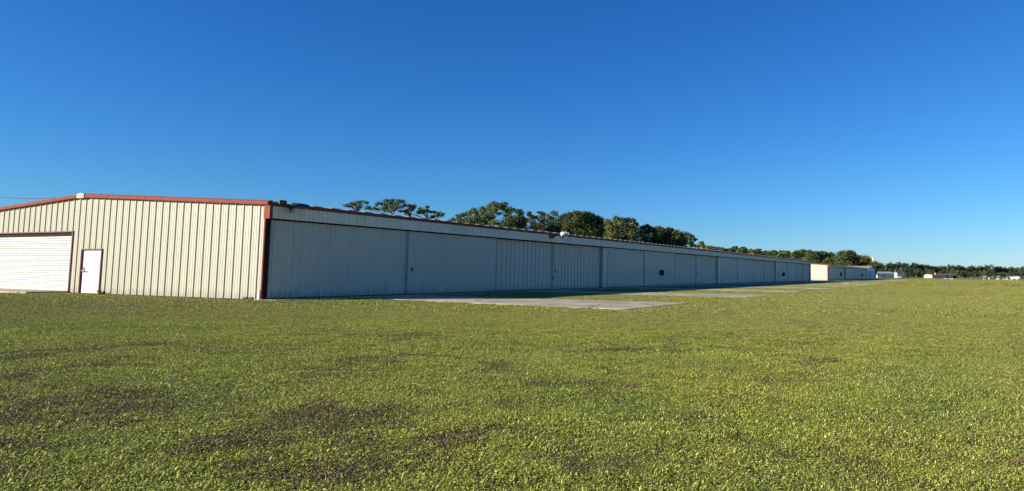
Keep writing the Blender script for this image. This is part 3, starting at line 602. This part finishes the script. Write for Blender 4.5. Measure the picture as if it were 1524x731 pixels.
row = [([(15, 85, 22, 12), (5, 75, 14, 8)], 'darkpine', 'dark tip of tree just right of the feathery pine at the grove end'),
       ([(70, 128, 48, 14), (100, 110, 24, 10)], 'olive', 'low clump at the left end of the row above the roof'),
       ([(160, 136, 28, 11), (145, 128, 14, 8), (220, 138, 24, 13)], 'fargreen', 'thin low double clump second in the row above the roof'),
       ([(285, 145, 36, 16), (270, 134, 20, 9), (320, 150, 26, 12)], 'oak', 'low broad tree left of the ragged pine in the row above the roof'),
       ([(380, 145, 24, 16), (415, 118, 18, 9), (445, 128, 36, 20), (455, 112, 22, 9), (440, 155, 40, 18)], 'darkpine', 'ragged two-pronged pine rising from the row above the roof'),
       ([(540, 168, 56, 40), (540, 130, 36, 17), (500, 165, 40, 26), (575, 160, 36, 28)], 'olive', 'pointed oak right of the ragged pine in the row'),
       ([(640, 165, 20, 18), (650, 150, 14, 10), (700, 185, 56, 32), (740, 150, 38, 17), (760, 175, 36, 28)], 'olive', 'oak with a dark raised right shoulder in the row above the roof'),
       ([(830, 185, 46, 30), (870, 180, 54, 32), (900, 195, 54, 34), (810, 205, 36, 26)], 'faroliv', 'smooth dome-shaped oak in the middle of the row above the roof'),
       ([(955, 172, 38, 13), (985, 180, 22, 12), (950, 200, 36, 22)], 'fargreen', 'dark low gap-filler tree right of the dome-shaped oak'),
       ([(1040, 190, 40, 26), (1090, 195, 70, 34), (1130, 175, 42, 16), (1160, 195, 36, 26)], 'olive', 'broad flat oak right of the dome-shaped one'),
       ([(1240, 195, 38, 22), (1225, 215, 40, 30), (1265, 178, 30, 16)], 'faroliv', 'low olive tree between the broad flat oak and the tallest end oak'),
       ([(1330, 170, 56, 22), (1320, 210, 80, 44), (1380, 190, 50, 36), (1290, 215, 50, 36)], 'olive', 'tall wide oak over the last doors of the long hangar'),
       ([(1430, 170, 50, 22), (1450, 200, 56, 40), (1480, 215, 40, 36)], 'oak', 'dark oak right above the far corner of the long hangar'),
       ([(1510, 180, 28, 10), (1535, 195, 40, 28), (1570, 215, 50, 34)], 'darkpine', 'thin bluish tree just right of the long hangar far corner')]
for i, (cl, mt, lb) in enumerate(row):
    tree('oak_tree' if mt != 'darkpine' else 'pine_tree', lb, 222+(i*37 % 26), E4, cl, cl[0][0], M[mt], .5, 1.8, RG, tr=.3, cut=2)
x = 1052.; i = 0
while x < 1300:                                    # the lower trees that close the gaps of the row
    rl = 369+(x-1050)*.1235 if x < 1205 else (388 if x < 1236 else 393)
    t = rl-random.uniform(2.5, 4.5); w = random.uniform(8, 12)
    tree('broadleaf_tree', 'low dark tree closing a gap low in the row behind the hangar roofs', 255+(i*17 % 20), (0, 0, 1), [(x, t+2.6, w*.5, 2.6), (x-w*.3, t+4.5, w*.45, 3.2), (x+w*.3, t+4.2, w*.45, 3.2), (x, t+8, w*.6, 4)], x, M['oak' if i % 3 else 'olive'], .5, 1.8, 'low trees closing the row behind the hangar roofs', tr=.25, cut=1.5)
    x += w*.85; i += 1
E5 = (1180, 350, 7.31); BG = 'trees behind the second hangar'
for i, (cl, mt, lb) in enumerate([
       ([(250, 200, 36, 16), (265, 235, 56, 44), (330, 190, 36, 16), (320, 240, 50, 46), (400, 200, 46, 20), (390, 245, 70, 44), (440, 270, 50, 40)], 'oak', 'wide uneven dark tree behind the left end of the second hangar'),
       ([(580, 185, 86, 20), (520, 205, 40, 24), (640, 205, 46, 24), (580, 225, 96, 36), (600, 275, 80, 44), (530, 290, 60, 40), (650, 300, 50, 34)], 'oak', 'tallest flat-topped oak behind the second hangar'),
       ([(770, 245, 64, 22), (740, 270, 50, 36), (800, 270, 64, 40), (760, 310, 80, 34), (840, 290, 30, 32)], 'yellowoak', 'bright green round tree left of the windsock'),
       ([(895, 310, 44, 20), (880, 340, 44, 30), (930, 325, 26, 20)], 'darkpine', 'low dark tree right behind the windsock pole')]):
    tree('oak_tree', lb, (275, 268, 305, 330)[i], E5, cl, cl[0][0], M[mt], .55, 2.0, BG, tr=.35, cut=1.5)
# the treeline across the far side of the field
prof = [(1290, 394), (1308, 392.2), (1330, 391.5), (1350, 391.3), (1358, 390.8), (1372, 392), (1382, 395), (1397, 396.5), (1408, 395.4), (1417, 393.2), (1426, 395.2), (1440, 397.2), (1450, 395), (1462, 396), (1474, 394), (1481, 396.6), (1492, 397.6), (1506, 398), (1516, 397), (1530, 396), (1560, 396)]
def topy(x):
    for (a, ya), (b, yb) in zip(prof, prof[1:]):
        if a <= x <= b: return ya+(yb-ya)*(x-a)/(b-a)
    return 396
TG = 'trees of the far treeline'; TL = 'dark green broadleaf tree in the treeline across the far side of the field'
x = 1304.; i = 0
while x < 1548:
    w = random.uniform(6.0, 9.5); d = 520+(i*53 % 50); t = topy(x)+random.uniform(-1.2, .3); bt = 411.5; hh = bt-t
    cl = [(x+random.uniform(-.3, .3)*w, t+hh*.16, w*.40, hh*.16), (x-w*.3, t+hh*.38, w*.40, hh*.24), (x+w*.32, t+hh*.36, w*.40, hh*.24), (x, t+hh*.62, w*.58, hh*.3), (x+random.uniform(-.4, .4)*w, t+hh*.84, w*.5, hh*.2)]
    mt, lb, gp = ('fargreen' if random.random() < .62 else 'faroliv'), TL, TG
    if abs(x-1455) < 4.2: mt, lb, gp = 'autumn', 'the one orange-brown autumn tree in the far treeline', None
    elif abs(x-1474) < 4: mt, lb, gp = 'greytwig', 'greyish half-bare tree poking above the far treeline', None
    tree('broadleaf_tree', lb, d, (0, 0, 1), cl, x, M[mt], .85, 2.1, gp, tr=.4, sub=3)
    x += w*.82; i += 1
x = 1310.; i = 0
while x < 1545:
    w = random.uniform(5, 9); t = topy(x)+random.uniform(4.5, 8.); d = 490+(i*31 % 22); hh = 412.3-t
    cl = [(x, t+hh*.25, w*.42, hh*.25), (x-w*.3, t+hh*.6, w*.4, hh*.35), (x+w*.3, t+hh*.6, w*.4, hh*.35)]
    mt = random.choice(['fargreen', 'faroliv', 'fargreen', 'fargreen', 'fargreen', 'faroliv', 'greytwig'])
    nm, lb = ('bush', 'low dark bush along the foot of the far treeline') if mt != 'greytwig' else ('bush', 'low greyish dry bush along the foot of the far treeline')
    tree(nm, lb, d, (0, 0, 1), cl, x, M[mt], .7, 1.9, ('dark' if 'dark' in lb else 'greyish dry')+' bushes at the foot of the far treeline', 'bush', tr=.15, sub=3)
    x += w*random.uniform(.8, 1.3); i += 1
# weeds at the foot of the gable wall
def weed(x, y, n, h, lb):
    V = []
    for k in range(n):
        a = random.random()*6.28; r = random.random()*.22; t = random.uniform(.3, .9); L = h*random.uniform(.5, 1); b = Vector((x+math.cos(a)*r, y-abs(math.sin(a))*r*.5, 0)); d = Vector((math.cos(a)*math.cos(t)*.6, -abs(math.sin(a))*math.cos(t)*.5, math.sin(t)))
        s = Vector((-math.sin(a), math.cos(a), 0))*.025; V += [b-s*.4, b+d*L*.6-s, b+d*L, b+d*L*.6+s]
    V = np.array([tuple(v) for v in V]); o = place('weed', np_mesh('weed', V, np.arange(len(V)).reshape(-1, 4), M['olive']), None); tag(o, lb, 'weed')
weed(-10.45, -.12, 60, .32, 'tuft of green weeds at the wall foot right of the white walk-in door')

# ------------------------------------------------------------------ the grass itself
def tuft(n, rad, hmin, hmax, broad, wmul=1., seed=0):
    r = np.random.default_rng(seed); V = []; Fq = []
    for k in range(n):
        a = r.random()*6.283; q = rad*math.sqrt(r.random()); b = np.array([math.cos(a)*q, math.sin(a)*q, 0.])
        az = r.random()*6.283
        dirh = np.array([math.cos(az), math.sin(az), 0]); sd = np.array([-math.sin(az), math.cos(az), 0])
        if r.random() < broad:
            z = r.uniform(.25, 1)*hmax*.7; L = r.uniform(.007, .0155)*wmul; w = L*.42; tilt = r.uniform(-.3, .6); d = dirh*math.cos(tilt)+np.array([0, 0, math.sin(tilt)])
            p = b+np.array([0, 0, z]); q4 = [p-d*L*.5, p+d*L*.05-sd*w, p+d*L*.6, p+d*L*.05+sd*w]
        else:
            L = r.uniform(hmin, hmax)*1.25; w = r.uniform(.0022, .004)*wmul; tilt = r.uniform(.35, 1.35); d = dirh*math.cos(tilt)+np.array([0, 0, math.sin(tilt)]); d2 = dirh*math.cos(tilt*.6)+np.array([0, 0, math.sin(tilt*.6)])
            q4 = [b-sd*w, b+d*L*.55-sd*w*.9, b+d*L*.55+d2*L*.5, b+d*L*.55+sd*w*.9]
        i = len(V); V += q4; Fq.append((i, i+1, i+2, i+3))
    me = np_mesh('tuft', np.array(V), np.array(Fq), M['leaf']); return bpy.data.objects.new('tuft', me)
TU = [tuft(340, .24, .012, .030, .86, 1.05, 1), tuft(340, .24, .012, .034, .76, 1.0, 2), tuft(320, .24, .012, .030, .92, 1.15, 3), tuft(360, .24, .015, .038, .50, 1.0, 4),
      tuft(230, .34, .02, .04, .55, 1.7, 5), tuft(230, .34, .02, .04, .5, 1.7, 6), tuft(120, .9, .03, .05, .4, 6.5, 7), tuft(120, .9, .03, .05, .4, 6.5, 8)]
bands = [(3.2, 11, 66, (0, 1, 2, 3)), (11, 22, 34, (0, 1, 2, 3)), (22, 45, 12, (4, 5)), (45, 90, 5, (4, 5)), (90, 260, .38, (6, 7))]
PT, ID, SC, RO = [], [], [], []
fh = np.array([FW.x, FW.y]); fh /= np.linalg.norm(fh); rh = np.array([fh[1], -fh[0]])
for d0, d1, den, ids in bands:
    n = int(.5*(d1*d1-d0*d0)*1.75*den)
    dd = np.sqrt(rng.uniform(d0*d0, d1*d1, n)); ss = rng.uniform(-1.03, .72, n)*dd
    P2 = np.array([CAM.x, CAM.y])+dd[:, None]*fh+ss[:, None]*rh
    keep = np.ones(n, bool)
    for (x0, x1, y0, y1, *sk) in EX:
        y0 = y0+(sk[0] if sk else 0)*(x1-P2[:, 0])/(x1-x0); e = rng.random(n)**3*.30-.22; keep &= ~((P2[:, 0] > x0+e) & (P2[:, 0] < x1-e) & (P2[:, 1] > y0+e) & (P2[:, 1] < y1-e))
    keep &= ~((P2[:, 1] > 0) & (P2[:, 0] < -.3))
    P2 = P2[keep]; m = len(P2)
    PT.append(np.c_[P2, np.full(m, .0)]); ID.append(rng.choice(ids, m)); SC.append(rng.uniform(.75, 1.25, m)*(.86 if d1 <= 22 else 1)); RO.append(rng.uniform(0, 6.283, m))
PT = np.concatenate(PT); ID = np.concatenate(ID); SC = np.concatenate(SC); RO = np.concatenate(RO)
gm = bpy.data.meshes.new('grass'); gm.vertices.add(len(PT)); gm.vertices.foreach_set('co', PT.astype(np.float32).ravel())
for nm, ty, arr in (('pick', 'INT', ID.astype(np.int32)), ('size', 'FLOAT', SC.astype(np.float32)), ('turn', 'FLOAT', RO.astype(np.float32))):
    at_ = gm.attributes.new(nm, ty, 'POINT'); at_.data.foreach_set('value', arr)
go = bpy.data.objects.new('grass', gm); COL.objects.link(go); tag(go, 'mown weedy grass covering the airfield', 'grass', kind='stuff')
ng = bpy.data.node_groups.new('grass_scatter', 'GeometryNodeTree')
ng.interface.new_socket('Geometry', in_out='INPUT', socket_type='NodeSocketGeometry'); ng.interface.new_socket('Geometry', in_out='OUTPUT', socket_type='NodeSocketGeometry')
gi = ng.nodes.new('NodeGroupInput'); gout = ng.nodes.new('NodeGroupOutput'); iop = ng.nodes.new('GeometryNodeInstanceOnPoints'); g2i = ng.nodes.new('GeometryNodeGeometryToInstance')
for o in reversed(TU):
    oi = ng.nodes.new('GeometryNodeObjectInfo'); oi.inputs['Object'].default_value = o; ng.links.new(oi.outputs['Geometry'], g2i.inputs[0])
def attr(nm, ty):
    a = ng.nodes.new('GeometryNodeInputNamedAttribute'); a.data_type = ty; a.inputs['Name'].default_value = nm; return a.outputs[0]
ng.links.new(gi.outputs[0], iop.inputs['Points']); ng.links.new(g2i.outputs[0], iop.inputs['Instance'])
iop.inputs['Pick Instance'].default_value = True; ng.links.new(attr('pick', 'INT'), iop.inputs['Instance Index'])
cx_ = ng.nodes.new('ShaderNodeCombineXYZ'); ng.links.new(attr('turn', 'FLOAT'), cx_.inputs['Z']); ng.links.new(cx_.outputs[0], iop.inputs['Rotation'])
ng.links.new(attr('size', 'FLOAT'), iop.inputs['Scale'])
ng.links.new(iop.outputs[0], gout.inputs[0])
md = go.modifiers.new('scatter', 'NODES'); md.node_group = ng
